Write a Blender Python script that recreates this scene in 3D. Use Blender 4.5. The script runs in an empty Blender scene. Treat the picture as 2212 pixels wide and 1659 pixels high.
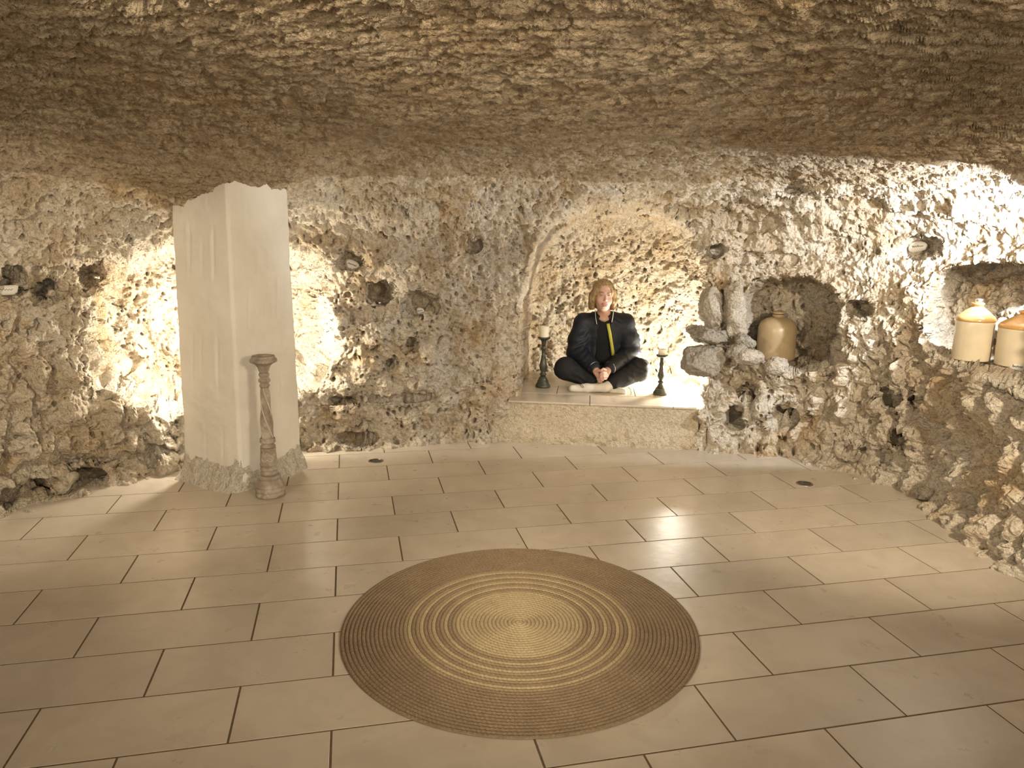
import bpy, math, random
import numpy as np
from mathutils import Vector, Matrix

# ------------------------------------------------------------------ camera
SC = bpy.context.scene
COL = SC.collection
FOCAL, PITCH, ROLL, YAW = 1600.0, .2055, .015, .2185       # pixels of a 2212 px frame, radians
GX, GY, CAMH, ASPECT = .0947, -4.5633, 1.5758, 1.0457      # camera in the tile grid's frame
FW = np.array([0, math.cos(PITCH), -math.sin(PITCH)])
_rt = np.array([1., 0, 0]); _up = np.cross(_rt, FW)
RT = _rt*math.cos(ROLL)+_up*math.sin(ROLL)
UP = -_rt*math.sin(ROLL)+_up*math.cos(ROLL)
CAM = np.array([0, 0, CAMH])
def ray(x, y): return FW+RT*(x-1106)/FOCAL-UP*(y-829.5)/FOCAL
def on_z(x, y, z=0.0):
    d = ray(x, y); return CAM+d*((z-CAMH)/d[2])
def on_y(x, y, Y):
    d = ray(x, y); return CAM+d*(Y/d[1])
cam_data = bpy.data.cameras.new('camera'); cam = bpy.data.objects.new('camera', cam_data)
COL.objects.link(cam)
cam_data.sensor_width = 36; cam_data.lens = 36*FOCAL/2212; cam_data.clip_start = .05
m = Matrix.Identity(4)
for i in range(3):
    m[i][0] = RT[i]; m[i][1] = UP[i]; m[i][2] = -FW[i]; m[i][3] = CAM[i]
cam.matrix_world = m
SC.camera = cam

# ------------------------------------------------------------------ light and exposure
vs = SC.view_settings
vs.view_transform = 'Standard'; vs.look = 'None'; vs.gamma = 1; vs.use_curve_mapping = False
vs.exposure = 0.38
SC.cycles.max_bounces = 5; SC.cycles.diffuse_bounces = 4; SC.cycles.glossy_bounces = 2
SC.cycles.use_adaptive_sampling = True; SC.cycles.adaptive_threshold = .06; SC.cycles.adaptive_min_samples = 16
SC.cycles.sample_clamp_indirect = 6.0
w = bpy.data.worlds.new('world'); SC.world = w; w.use_nodes = True
w.node_tree.nodes['Background'].inputs[0].default_value = (0, 0, 0, 1)
w.node_tree.nodes['Background'].inputs[1].default_value = 0
def lamp(name, kind, loc, energy, color, radius=.05, aim=None, spot=None, blend=.2, size=None):
    d = bpy.data.lights.new(name, kind); d.energy = energy; d.color = color
    if kind == 'AREA':
        d.shape = 'RECTANGLE'; d.size, d.size_y = size
    else:
        d.shadow_soft_size = radius
    if kind == 'SPOT':
        d.spot_size = math.radians(spot); d.spot_blend = blend
    o = bpy.data.objects.new(name, d); COL.objects.link(o); o.location = loc
    if aim is not None:
        o.rotation_euler = (Vector(aim)-Vector(loc)).to_track_quat('-Z', 'Y').to_euler()
    return o
lamp('pillar_lamp', 'POINT', (-2.0, 4.82, .80), 30, (1, .93, .80), .04)
lamp('pillar_lamp', 'POINT', (-1.53, 5.02, .85), 12, (1, .93, .80), .04)
lamp('alcove_lamp', 'POINT', (1.37, 5.95, .46), 62, (1, .93, .79), .04)
lamp('wall_spot', 'SPOT', (2.72, 3.85, 1.55), 110, (.88, .93, 1.0), .03, aim=(2.62, 4.82, 1.93), spot=158, blend=.10)
lamp('fill_spot', 'SPOT', (1.6, .5, 1.85), 260, (1, .86, .66), .34, aim=(-1.9, 4.5, .55), spot=66, blend=.8)  # unseen soft fill, added to light the left wall and pillar
lamp('fill_spot', 'SPOT', (2.15, 1.35, 1.84), 250, (1, .86, .66), .05, aim=(2.0, 4.8, .45), spot=62, blend=.7)  # added fill grazing the right wall to bring out its relief
lamp('fill_spot', 'SPOT', (-1.7, .7, 1.85), 230, (1, .86, .66), .10, aim=(2.0, 4.5, .50), spot=60, blend=.7)  # added cross fill, brightens the lower right wall
lamp('fill_spot', 'SPOT', (-2.25, 1.55, 1.82), 85, (1, .86, .66), .05, aim=(-2.2, 4.8, .40), spot=62, blend=.7)  # weaker grazing fill, added for contrast on the left wall
lamp('rear_fill', 'AREA', (0, -1.2, 1.5), 38, (1, .86, .67), aim=(0, 3.2, -.1), size=(.8, .5))  # general fill added behind the camera

# ------------------------------------------------------------------ noise
def _h(x, y, z, s):
    n = (x.astype(np.uint32)*np.uint32(374761393)) ^ (y.astype(np.uint32)*np.uint32(668265263)) ^ \
        (z.astype(np.uint32)*np.uint32(2147483647-60)) ^ np.uint32(s*1274126177 & 0xffffffff)
    n = (n ^ (n >> np.uint32(13)))*np.uint32(1274126177)
    n = (n ^ (n >> np.uint32(15)))*np.uint32(2246822519)
    return n ^ (n >> np.uint32(16))
def _chunks(fn, P, *a):
    out = [fn(P[i:i+300000], *a) for i in range(0, len(P), 300000)]
    if isinstance(out[0], tuple):
        return tuple(np.concatenate([o[k] for o in out]) for k in range(len(out[0])))
    return np.concatenate(out)
def _perlin(P, seed):
    i = np.floor(P).astype(np.int64); f = (P-i).astype(np.float32)
    u = f*f*f*(f*(f*6-15)+10)
    r = 0
    for dx in (0, 1):
        for dy in (0, 1):
            for dz in (0, 1):
                h = _h(i[:, 0]+dx, i[:, 1]+dy, i[:, 2]+dz, seed)
                g = ((h & 1023).astype(np.float32)/511.5-1)*(f[:, 0]-dx) + \
                    (((h >> 10) & 1023).astype(np.float32)/511.5-1)*(f[:, 1]-dy) + \
                    (((h >> 20) & 1023).astype(np.float32)/511.5-1)*(f[:, 2]-dz)
                wt = (u[:, 0] if dx else 1-u[:, 0])*(u[:, 1] if dy else 1-u[:, 1])*(u[:, 2] if dz else 1-u[:, 2])
                r = r+g*wt
    return r*1.4
def perlin(P, freq, seed=1): return _chunks(_perlin, P*freq+17.3, seed)
def fbm(P, freq, octs=4, seed=1, gain=.5, ridged=False):
    r = 0; a = 1; t = 0
    for k in range(octs):
        n = perlin(P, freq*2.03**k, seed+k*7)
        if ridged: n = 1-2.2*np.abs(n)
        r = r+a*n; t += a; a *= gain
    return r/t
def _worley(P, seed):                                  # distance (up to .5) to a jittered point, and its random id
    q = P-.5; i = np.floor(q).astype(np.int64)
    best = np.full(len(P), .5, np.float32); rid = np.zeros(len(P), np.float32)
    for dx in (0, 1):
        for dy in (0, 1):
            for dz in (0, 1):
                c = [i[:, 0]+dx, i[:, 1]+dy, i[:, 2]+dz]
                h = _h(c[0], c[1], c[2], seed)
                d = (c[0]+(h & 1023)/1023.-P[:, 0])**2+(c[1]+((h >> 10) & 1023)/1023.-P[:, 1])**2 + \
                    (c[2]+((h >> 20) & 1023)/1023.-P[:, 2])**2
                d = np.sqrt(d).astype(np.float32)
                k = d < best
                best = np.where(k, d, best)
                rid = np.where(k, ((h*np.uint32(2654435761)) >> np.uint32(8)).astype(np.float32)/16777216., rid)
    return best, rid
def worley(P, freq, seed=1): return _chunks(_worley, P*np.asarray(freq)+31.7, seed)
def sstep(a, b, x):
    t = np.clip((x-a)/(b-a), 0, 1); return t*t*(3-2*t)

# ------------------------------------------------------------------ object helpers
def mesh_obj(name, verts, faces, mat=None, parent=None, smooth=True, loc=None):
    me = bpy.data.meshes.new(name)
    verts = np.asarray(verts, np.float32)
    if isinstance(faces, np.ndarray):
        nf, k = faces.shape
        me.vertices.add(len(verts)); me.vertices.foreach_set('co', verts.ravel())
        me.loops.add(nf*k); me.loops.foreach_set('vertex_index', faces.ravel().astype(np.int32))
        me.polygons.add(nf)
        me.polygons.foreach_set('loop_start', np.arange(0, nf*k, k, dtype=np.int32))
        me.polygons.foreach_set('loop_total', np.full(nf, k, np.int32))
        me.update(calc_edges=True); me.validate()
    else:
        me.from_pydata([tuple(map(float, v)) for v in verts], [], faces)
    if smooth:
        me.polygons.foreach_set('use_smooth', np.ones(len(me.polygons), bool))
    if mat: me.materials.append(mat)
    o = bpy.data.objects.new(name, me); COL.objects.link(o)
    if loc is not None: o.location = loc
    if parent is not None: o.parent = parent
    return o
def tag(o, label=None, cat=None, group=None, kind=None):
    if label: o['label'] = label
    if cat: o['category'] = cat
    if group: o['group'] = group
    if kind: o['kind'] = kind
    return o
def empty(name, loc=(0, 0, 0), rz=0):
    o = bpy.data.objects.new(name, None); COL.objects.link(o)
    o.location = loc; o.rotation_euler = (0, 0, rz); o.empty_display_size = .1
    return o
def grid_faces(nr, nc, wrap=False):
    a = np.arange(nr*nc).reshape(nr, nc)
    b = np.concatenate([a, a[:, :1]], 1) if wrap else a
    return np.stack([b[:-1, :-1], b[:-1, 1:], b[1:, 1:], b[1:, :-1]], -1).reshape(-1, 4)
def lathe(name, prof, n, mat, parent=None, fn=None, loc=None, caps=True):
    prof = np.array(prof, float); th = np.linspace(0, 2*math.pi, n, endpoint=False)
    R, T = np.meshgrid(prof[:, 0], th, indexing='ij'); Z = np.repeat(prof[:, 1:2], n, 1)
    if fn is not None: R = fn(R, T, Z)
    V = np.stack([R*np.cos(T), R*np.sin(T), Z], -1).reshape(-1, 3)
    F = [tuple(int(i) for i in f) for f in grid_faces(len(prof), n, True)]
    if caps:
        F.append(tuple(range(n))[::-1]); k = (len(prof)-1)*n; F.append(tuple(range(k, k+n)))
    return mesh_obj(name, V, F, mat, parent, loc=loc)
def box(name, c, s, mat, parent=None, bevel=0.0, rz=0):
    import bmesh
    bm = bmesh.new(); bmesh.ops.create_cube(bm, size=1)
    bmesh.ops.scale(bm, vec=s, verts=bm.verts)
    if bevel: bmesh.ops.bevel(bm, geom=bm.edges[:], offset=bevel, segments=1, affect='EDGES')
    me = bpy.data.meshes.new(name); bm.to_mesh(me); bm.free(); me.materials.append(mat)
    o = bpy.data.objects.new(name, me); COL.objects.link(o); o.location = c; o.rotation_euler = (0, 0, rz)
    if parent is not None: o.parent = parent
    return o
def tube(name, pts, r, mat, parent=None, n=6, loc=None):
    pts = np.array(pts, float); N = len(pts); r = np.broadcast_to(np.asarray(r, float), (N,))
    t = np.gradient(pts, axis=0); t /= np.linalg.norm(t, axis=1)[:, None]+1e-9
    ref = np.array([0.13, .21, .97]); V = []
    for i in range(N):
        a = np.cross(t[i], ref); a /= np.linalg.norm(a); b = np.cross(t[i], a)
        for k in range(n):
            q = 2*math.pi*k/n; V.append(pts[i]+r[i]*(a*math.cos(q)+b*math.sin(q)))
    F = [tuple(int(i) for i in f) for f in grid_faces(N, n, True)]
    F += [tuple(range(n))[::-1], tuple(range((N-1)*n, N*n))]
    return mesh_obj(name, V, F, mat, parent, loc=loc)

# smooth implicit shapes, polygonised by surface nets
def surface_net(fn, lo, hi, h):
    lo = np.array(lo, float); hi = np.array(hi, float)
    n = np.ceil((hi-lo)/h).astype(int)+1
    ax = [lo[k]+h*np.arange(n[k]) for k in range(3)]
    G = np.stack(np.meshgrid(*ax, indexing='ij'), -1)
    D = fn(G.reshape(-1, 3)).reshape(n).astype(np.float64)
    S = D < 0
    c = np.zeros(n-1, int)
    acc = np.zeros(tuple(n-1)+(3,)); cnt = np.zeros(n-1)
    sl = lambda o: tuple(slice(o[k], o[k]+n[k]-1) for k in range(3))
    cor = [(i, j, k) for i in (0, 1) for j in (0, 1) for k in (0, 1)]
    for a in cor: c += S[sl(a)]
    act = (c > 0) & (c < 8)
    for a in cor:
        for ax_ in range(3):
            if a[ax_] == 1: continue
            b = list(a); b[ax_] = 1; b = tuple(b)
            da, db = D[sl(a)], D[sl(b)]
            x = (da < 0) != (db < 0)
            t = np.where(x, da/np.where(x, da-db, 1), 0)
            for k in range(3):
                acc[..., k] += np.where(x, (t if k == ax_ else a[k]), 0)
            cnt += x
    idx = np.full(n-1, -1); idx[act] = np.arange(act.sum())
    ii = np.argwhere(act)
    V = lo+h*(ii+acc[act]/cnt[act][:, None])
    Fs = []
    for ax_ in range(3):
        u, v = (ax_+1) % 3, (ax_+2) % 3
        s0 = [slice(0, n[k]) for k in range(3)]; s1 = list(s0)
        s0[ax_] = slice(0, n[ax_]-1); s1[ax_] = slice(1, n[ax_])
        ch = S[tuple(s0)] != S[tuple(s1)]; inside = S[tuple(s0)]
        e = np.argwhere(ch)
        e = e[(e[:, u] > 0) & (e[:, v] > 0) & (e[:, u] < n[u]-1) & (e[:, v] < n[v]-1)]
        du = np.zeros(3, int); du[u] = 1; dv = np.zeros(3, int); dv[v] = 1
        q = np.stack([idx[tuple((e-du-dv).T)], idx[tuple((e-dv).T)], idx[tuple(e.T)], idx[tuple((e-du).T)]], 1)
        ins = inside[tuple(e.T)]
        q = np.where(ins[:, None], q, q[:, ::-1])
        Fs.append(q)
    F = np.concatenate(Fs); F = F[(F >= 0).all(1)]
    return V, F
def sd_cap(P, a, b, ra, rb):
    a = np.array(a, float); b = np.array(b, float); d = b-a
    t = np.clip(((P-a)@d)/(d@d+1e-12), 0, 1)
    return np.linalg.norm(P-a-t[:, None]*d, axis=1)-(ra+(rb-ra)*t)
def sd_ell(P, c, r, rot=None):
    q = P-np.array(c, float)
    if rot is not None: q = q@np.array(rot)
    r = np.array(r, float)
    k0 = np.linalg.norm(q/r, axis=1); k1 = np.linalg.norm(q/(r*r), axis=1)+1e-9
    return k0*(k0-1)/k1
def smin(a, b, k):
    h = np.clip(.5+.5*(b-a)/k, 0, 1); return b*(1-h)+a*h-k*h*(1-h)
def union(ds, k):
    r = ds[0]
    for d in ds[1:]: r = smin(r, d, k)
    return r
def net_obj(name, fn, lo, hi, h, mat, parent=None, loc=None):
    V, F = surface_net(fn, lo, hi, h)
    return mesh_obj(name, V, F, mat, parent, loc=loc)

# ------------------------------------------------------------------ materials
def new_mat(name, rough=.6, spec=.5):
    mt = bpy.data.materials.new(name); mt.use_nodes = True
    nt = mt.node_tree; b = nt.nodes['Principled BSDF']
    b.inputs['Roughness'].default_value = rough
    b.inputs['Specular IOR Level'].default_value = spec
    return mt, nt, b
def nd(nt, t, **kw):
    n = nt.nodes.new(t)
    for k, v in kw.items():
        if k.startswith('_'): n.inputs[k[1:].replace('_', ' ')].default_value = v
        else: setattr(n, k, v)
    return n
def noise_node(nt, vec, scale, detail=5, rough=.6, dist=0.0):
    n = nd(nt, 'ShaderNodeTexNoise', _Scale=scale, _Detail=detail, _Roughness=rough, _Distortion=dist)
    if vec is not None: nt.links.new(vec, n.inputs['Vector'])
    return n.outputs['Fac']
def ramp(nt, fac, stops):
    r = nd(nt, 'ShaderNodeValToRGB'); e = r.color_ramp.elements
    while len(e) < len(stops): e.new(.5)
    for el, (p, c) in zip(e, stops):
        el.position = p; el.color = (c+(1,))[:4] if len(c) == 3 else c
    nt.links.new(fac, r.inputs['Fac'])
    return r.outputs['Color']
def mixc(nt, fac, a, b, mode='MIX'):
    n = nd(nt, 'ShaderNodeMix', data_type='RGBA', blend_type=mode)
    for s, v in ((0, fac), (6, a), (7, b)):
        if hasattr(v, 'is_output'): nt.links.new(v, n.inputs[s])
        elif s == 0: n.inputs[0].default_value = v
        else: n.inputs[s].default_value = (tuple(v)+(1,))[:4]
    return n.outputs[2]
def bump(nt, b, h, strength, dist, prev=None):
    n = nd(nt, 'ShaderNodeBump', _Strength=strength, _Distance=dist)
    nt.links.new(h, n.inputs['Height'])
    if prev is not None: nt.links.new(prev, n.inputs['Normal'])
    nt.links.new(n.outputs[0], b.inputs['Normal'])
    return n.outputs[0]
def coords(nt, kind='Object'):
    return nd(nt, 'ShaderNodeTexCoord').outputs[kind]
def simple_mat(name, col, rough=.6, spec=.5, var=.12, scale=20, bump_s=0.0, bump_d=.002, metal=0):
    mt, nt, b = new_mat(name, rough, spec)
    v = coords(nt); f = noise_node(nt, v, scale)
    lo = tuple(c*(1-var) for c in col); hi = tuple(min(1, c*(1+var)) for c in col)
    nt.links.new(ramp(nt, f, [(.3, lo), (.7, hi)]), b.inputs['Base Color'])
    b.inputs['Metallic'].default_value = metal
    if bump_s: bump(nt, b, noise_node(nt, v, scale*3), bump_s, bump_d)
    return mt
def rock_mat(name, base, tan, ochre, pale, ochre_amt=.5):
    mt, nt, b = new_mat(name, .88, .25)
    v = coords(nt)
    c1 = ramp(nt, noise_node(nt, v, 3.0, 5, .65), [(.32, tan), (.5, base), (.72, pale)])
    c2 = mixc(nt, ramp(nt, noise_node(nt, v, 2.1, 3, .6, .4), [(.56, (0, 0, 0)), (.68, (ochre_amt,)*3)]), c1, ochre)
    c3 = mixc(nt, ramp(nt, noise_node(nt, v, 38, 3, .7), [(.36, (.45,)*3), (.56, (0, 0, 0))]), c2, tuple(x*.55 for x in tan))
    nt.links.new(c3, b.inputs['Base Color'])
    n1 = bump(nt, b, noise_node(nt, v, 60, 4, .75), 1.0, .02)
    vo = nd(nt, 'ShaderNodeTexVoronoi', _Scale=70.0); nt.links.new(v, vo.inputs['Vector'])
    bump(nt, b, vo.outputs['Distance'], .6, .012, n1)
    return mt

# ------------------------------------------------------------------ the cave shell: walls and ceiling cut in rock
OX, OY = 0.0, 0.9                                           # middle of the room
CONTOUR = [(0, -2.2), (-1.6, -2.0), (-2.5, -1.0), (-2.85, .5), (-2.95, 2.0), (-2.88, 3.2), (-2.78, 3.77), (-2.68, 4.05),
           (-2.47, 4.35), (-2.17, 4.6), (-1.85, 4.88), (-1.48, 5.06), (-1.14, 5.13), (-.75, 5.22), (-.36, 5.32), (0, 5.4),
           (.35, 5.42), (.68, 5.42), (1.0, 5.37), (1.28, 5.27), (1.66, 5.15), (2.1, 5.0), (2.4, 4.6), (2.5, 4.13),
           (2.4, 3.55), (2.45, 3.18), (2.65, 2.2), (2.7, 1.0), (2.6, -.6), (1.7, -1.8)]
_c = np.array(CONTOUR); _th = np.arctan2(_c[:, 0]-OX, _c[:, 1]-OY); _r = np.hypot(_c[:, 0]-OX, _c[:, 1]-OY)
_o = np.argsort(_th); _th, _r = _th[_o], _r[_o]
_td = np.linspace(-math.pi, math.pi, 2881)[:-1]
_rd = np.interp(_td, _th, _r, period=2*math.pi)
_k = np.hanning(31); _k /= _k.sum()
_rd = np.convolve(np.concatenate([_rd[-40:], _rd, _rd[:40]]), _k, 'same')[40:-40]
def R0(th): return np.interp(th, _td, _rd, period=2*math.pi)
def ceil_z(x, y):
    z = 2.1-.020*np.clip(y-2, 0, 9)**2-.021*x*x
    z = z-.17*np.exp(-((x+1.80)**2+(y-4.45)**2)/.34)-.06*np.exp(-((x+2.15)**2+(y-4.5)**2)/.08)
    z = z-.05*np.exp(-((x-2.6)**2/1.2+(y-3.6)**2/1.0))
    return z
def wall_hit(px, py):                                       # where the line of sight of a spot meets the plain wall
    d = ray(px, py); t = np.linspace(1, 8, 2801)
    P = CAM+t[:, None]*d
    th = np.arctan2(P[:, 0]-OX, P[:, 1]-OY); k = np.argmax(np.hypot(P[:, 0]-OX, P[:, 1]-OY) > R0(th))
    return th[k], P[k, 2]

dense = np.radians(np.concatenate([np.linspace(-47, -29.05, 330), np.linspace(-29, 24.95, 680), np.linspace(25, 49.5, 490)]))
mid_l = np.radians(np.linspace(-66, -47.2, 80)); mid_r = np.radians(np.linspace(49.7, 66, 70))
back = np.radians(np.concatenate([np.linspace(67, 180, 46), np.linspace(-178, -67, 45)]))
TH = np.sort(np.concatenate([dense, mid_l, mid_r, back]))
NC = len(TH)
NW, NF, NK = 300, 118, 190
Rw = R0(TH)
zw = np.interp(np.degrees(TH), [-180, -50, -40, -30, -20, 0, 20, 30, 40, 50, 180], [1.3, 1.3, 1.35, 1.3, 1.35, 1.45, 1.5, 1.5, 1.45, 1.4, 1.3])
fh = np.interp(np.degrees(TH), [-180, -50, -40, -30, -20, 0, 20, 30, 40, 50, 180], [.6, .6, .55, .7, 1.0, 1.25, 1.2, 1.0, .8, .7, .6])
nexp = 1.75
rows_r, rows_z, rows_w = [], [], []
sx, cx = np.sin(TH), np.cos(TH)
for i in range(NW):
    t = i/(NW-1); z = -.05+(zw+.05)*t
    rows_r.append(Rw.copy()); rows_z.append(z); rows_w.append(1.0)
Rc = Rw-fh; zc0 = ceil_z(OX+Rc*sx, OY+Rc*cx)
for i in range(1, NF+1):
    ph = (i/NF)*math.pi/2
    rr = Rw-fh*(1-max(math.cos(ph), 0)**(2/nexp)); s = math.sin(ph)**(2/nexp)
    zz = zw+(zc0-zw)*s
    zr = ceil_z(OX+rr*sx, OY+rr*cx)
    rows_r.append(rr); rows_z.append(np.minimum(zz, zr+.0*zz) if i < NF else zr); rows_w.append(1-s)
for i in range(1, NK+1):
    t = i/NK; rr = Rc*(1-t**.9)+.03*t
    rows_r.append(rr); rows_z.append(ceil_z(OX+rr*sx, OY+rr*cx)); rows_w.append(0.0)
RR = np.array(rows_r); ZZ = np.array(rows_z); WW = np.repeat(np.array(rows_w)[:, None], NC, 1)
NR = len(RR); TT = np.repeat(TH[None], NR, 0)
XX = OX+RR*np.sin(TT); YY = OY+RR*np.cos(TT)
P0 = np.stack([XX, YY, ZZ], -1).reshape(-1, 3)
wob = fbm(P0, 3.2, 4, 91).reshape(NR, NC)                   # makes the outlines of hollows irregular
wob2 = fbm(P0, 11, 3, 95).reshape(NR, NC)
OUT = np.zeros((NR, NC))                                    # how far the wall stands back (metres)
def hollow(px, py, hw, hh, depth, p=2.4, e=.22, amp=.18):
    t0, z0 = wall_hit(px, py)
    ta, _ = wall_hit(px-hw, py); tb, _ = wall_hit(px+hw, py)
    _, za = wall_hit(px, py-hh); _, zb = wall_hit(px, py+hh)
    ht = abs(tb-ta)/2; hz = abs(za-zb)/2
    if hz < .001: return
    q = ((np.abs(TT-t0)/ht)**p+(np.abs(ZZ-z0)/hz)**p)**(1/p)
    small = hw < 60
    q = q+(wob*amp*1.2+wob2*amp*(2.4 if small else .45))
    k = 1-sstep(1-e, 1+e, q)
    if hw < 45: k = np.clip(1.15-q, 0, 1)**.8; depth = depth*2
    k = k*(WW > .02)
    if depth > 1: k = k*sstep(.24, .30, ZZ)
    global OUT
    OUT = np.maximum(OUT, depth*k) if depth > 0 else OUT
def swell(px, py, sx_, sy_, d):                             # broad bulge (+ into the room) or dip (-)
    t0, z0 = wall_hit(px, py); ta, _ = wall_hit(px-sx_, py); tb, _ = wall_hit(px+sx_, py)
    _, za = wall_hit(px, py-sy_); _, zb = wall_hit(px, py+sy_)
    return -d*np.exp(-.5*((TT-t0)/(abs(tb-ta)/2))**2-.5*((ZZ-z0)/(abs(za-zb)/2))**2)
for a in [(1318, 800, 188, 335, 1.12, 2.9, .07, .07),       # seat alcove
          (1702, 702, 96, 96, .52, 2.6, .12, .14),          # jar niche
          (2175, 706, 185, 122, .55, 4, .08, .07),           # ledge with two jars
          (480, 700, 238, 165, .42, 3, .16, .12),           # recess behind the pillar
          (775, 640, 90, 52, .10, 2.4, .25, .25), (822, 636, 25, 26, .2, 2.4, .2, .1),
          (905, 660, 40, 24, .10, 2.2, .4, .2), (765, 570, 34, 20, .08, 2, .3, .2),
          (150, 606, 85, 36, .14, 2.6, .2, .25), (105, 632, 32, 24, .2, 2.2, .3, .1), (203, 596, 40, 26, .2, 2.2, .3, .1),
          (25, 610, 40, 30, .14, 2.2, .3, .15),
          (62, 1062, 60, 15, .2, 2.2, .3, .2), (185, 1035, 44, 12, .22, 2.2, .3, .2), (330, 985, 60, 14, .1, 2.2, .3, .2),
          (1988, 537, 38, 19, .11, 2, .25, .1), (1546, 541, 20, 14, .08, 2, .25, .1),
          (1690, 908, 24, 20, .16, 2.2, .25, .2), (1590, 905, 15, 20, .12, 2.2, .25, .2), 
          (1610, 850, 14, 20, .10, 2.2, .25, .2), (1948, 948, 34, 20, .14, 2.2, .25, .3), (1968, 866, 12, 10, .12, 2, .3, .2),
          (1920, 862, 40, 12, .08, 2, .3, .3), (1870, 985, 60, 8, .1, 2, .3, .3), (1850, 670, 22, 14, .14, 2, .3, .3),
          (1720, 410, 36, 20, .10, 2, .3, .3), (1610, 470, 70, 28, .07, 2, .3, .4), (1445, 345, 34, 12, .05, 2, .3, .3),
          (1290, 500, 30, 26, .05, 2, .3, .3), (1650, 560, 60, 14, .06, 2, .3, .4),
          (888, 752, 10, 18, .1, 2, .3, .2), (842, 788, 7, 9, .09, 2, .3, .2),
          (740, 985, 60, 8, .10, 2, .3, .3), (760, 950, 40, 8, .08, 2, .3, .3),
          (870, 865, 60, 7, .08, 2, .3, .3), (740, 870, 40, 7, .09, 2, .3, .3), (1025, 535, 14, 7, .06, 2, .3, .4),
          (2205, 600, 14, 26, .15, 2, .3, .3)]:
    hollow(*a)
OUT += swell(1290, 720, 200, 260, -.22)*(OUT < 2)           # splayed jambs of the alcove
OUT += swell(2230, 490, 190, 130, -.58)+swell(2170, 930, 150, 110, .05)
OUT += swell(780, 560, 120, 26, .05)+swell(120, 930, 120, 90, .06)+swell(1540, 760, 30, 200, .07)+swell(1062, 905, 34, 90, .10)+swell(1522, 905, 26, 60, .06)
OUT += swell(1830, 760, 50, 120, .05)+swell(900, 900, 160, 90, -.03)
OUT += swell(200, 470, 190, 50, .05)
base_flare = -.07*np.exp(-np.clip(ZZ, 0, 9)/.06)*(WW > .5)
RS = RR+OUT+base_flare
P1 = np.stack([OX+RS*np.sin(TT), OY+RS*np.cos(TT), ZZ], -1)
# relief along the surface normal
dr = np.gradient(P1, axis=0); dc = np.gradient(P1, axis=1)
N1 = np.cross(dr, dc); N1 /= np.linalg.norm(N1, axis=2)[..., None]+1e-9
if N1[5, NC//2, 1] > 0: N1 = -N1                            # towards the room
for _ in range(3):
    N1[1:-1] = (N1[:-2]+N1[1:-1]*2+N1[2:])/4; N1 = (np.roll(N1, 1, 1)+N1*2+np.roll(N1, -1, 1))/4
N1 /= np.linalg.norm(N1, axis=2)[..., None]+1e-9
Q = P1.reshape(-1, 3); Wf = WW.ravel(); zf = Q[:, 2]
wall = sstep(.02, .42, Wf); low = wall*(1-sstep(.55, 1.25, zf)*.55)
warp = np.stack([perlin(Q, 9, 41), perlin(Q, 9, 42), perlin(Q, 9, 43)], -1)
Qw = Q+warp*.03
D = fbm(Q, 1.7, 3, 3)*.05*(wall*.8+.5)
D += fbm(Q, 6.5, 4, 11, .55)*.075*(.25+.75*wall)
w1, _ = worley(Qw, 5.2, 21); D += (np.sqrt(np.clip(.255-w1*w1, 0, 1))-.3)*.13*low           # lumps
w2, _ = worley(Qw, 13, 22); D += (np.sqrt(np.clip(.255-w2*w2, 0, 1))-.3)*.055*(.1+.9*wall)
cl = .40+.60*sstep(-.2, .3, fbm(Q, 2.3, 3, 55))
w3, r3 = worley(Qw*np.array([1, 1, .8]), 15, 23)             # deep round holes
rad = np.where(r3 > .35, .12+.36*(r3-.35), 0)*(.35+.65*cl)
D -= .065*(1-sstep(rad*.65, rad+.02, w3))*(rad > .05)*wall
reg = wall*(1-sstep(.75, 1.05, zf))
w7, r7 = worley(Qw*np.array([1, 1, .55]), 8.5, 27); D += (np.sqrt(np.clip(.255-w7*w7, 0, 1))-.3)*.17*reg*sstep(12, 20, np.abs(np.degrees(TT.ravel())))   # knobbly flowstone
w8, r8 = worley(Qw*np.array([1, 1, .7])+warp*.02, 21, 28)
rad = np.where(r8 > .30, .12+.36*(r8-.30), 0)*(.55+.45*cl)*(1-.35*sstep(1.0, 1.5, zf))
D -= .075*np.clip(1.1-w8/np.maximum(rad, .01), 0, 1)**.6*(rad > .05)*wall
w4, r4 = worley(Qw, 34, 24)
rad = np.where(r4 > .40, .13+.24*r4, 0)
D -= .036*(1-sstep(rad*.35, rad+.04, w4))*(rad > .05)*(.25+.75*wall)*(.4+.6*cl)
D += fbm(Qw, 30, 3, 61, .6)*.026*(.35+.65*wall)
# the ceiling: scooped, drawn-out dimples
cw = 1-wall
Qc = Q*np.array([.8, 1.3, 1.3])+warp*.05
w5, r5 = worley(Qc, 11, 71); D -= (.26-w5*w5)*.12*cw*(.35+.65*r5)
w6, r6 = worley(Qc, 24, 72); D -= (.26-w6*w6)*.06*cw
D += fbm(Qc, 9, 4, 73, .6, True)*.014*cw
near = sstep(.0, .9, np.hypot(Q[:, 0]-OX, Q[:, 1]-OY))      # calm where the columns crowd
D *= near
st = np.maximum(np.linalg.norm(dr, axis=2), np.linalg.norm(dc, axis=2)).ravel()
D *= np.clip(.022/np.maximum(st, 1e-6), .42, 1)
PS = P1+N1*D.reshape(NR, NC)[..., None]
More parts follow.
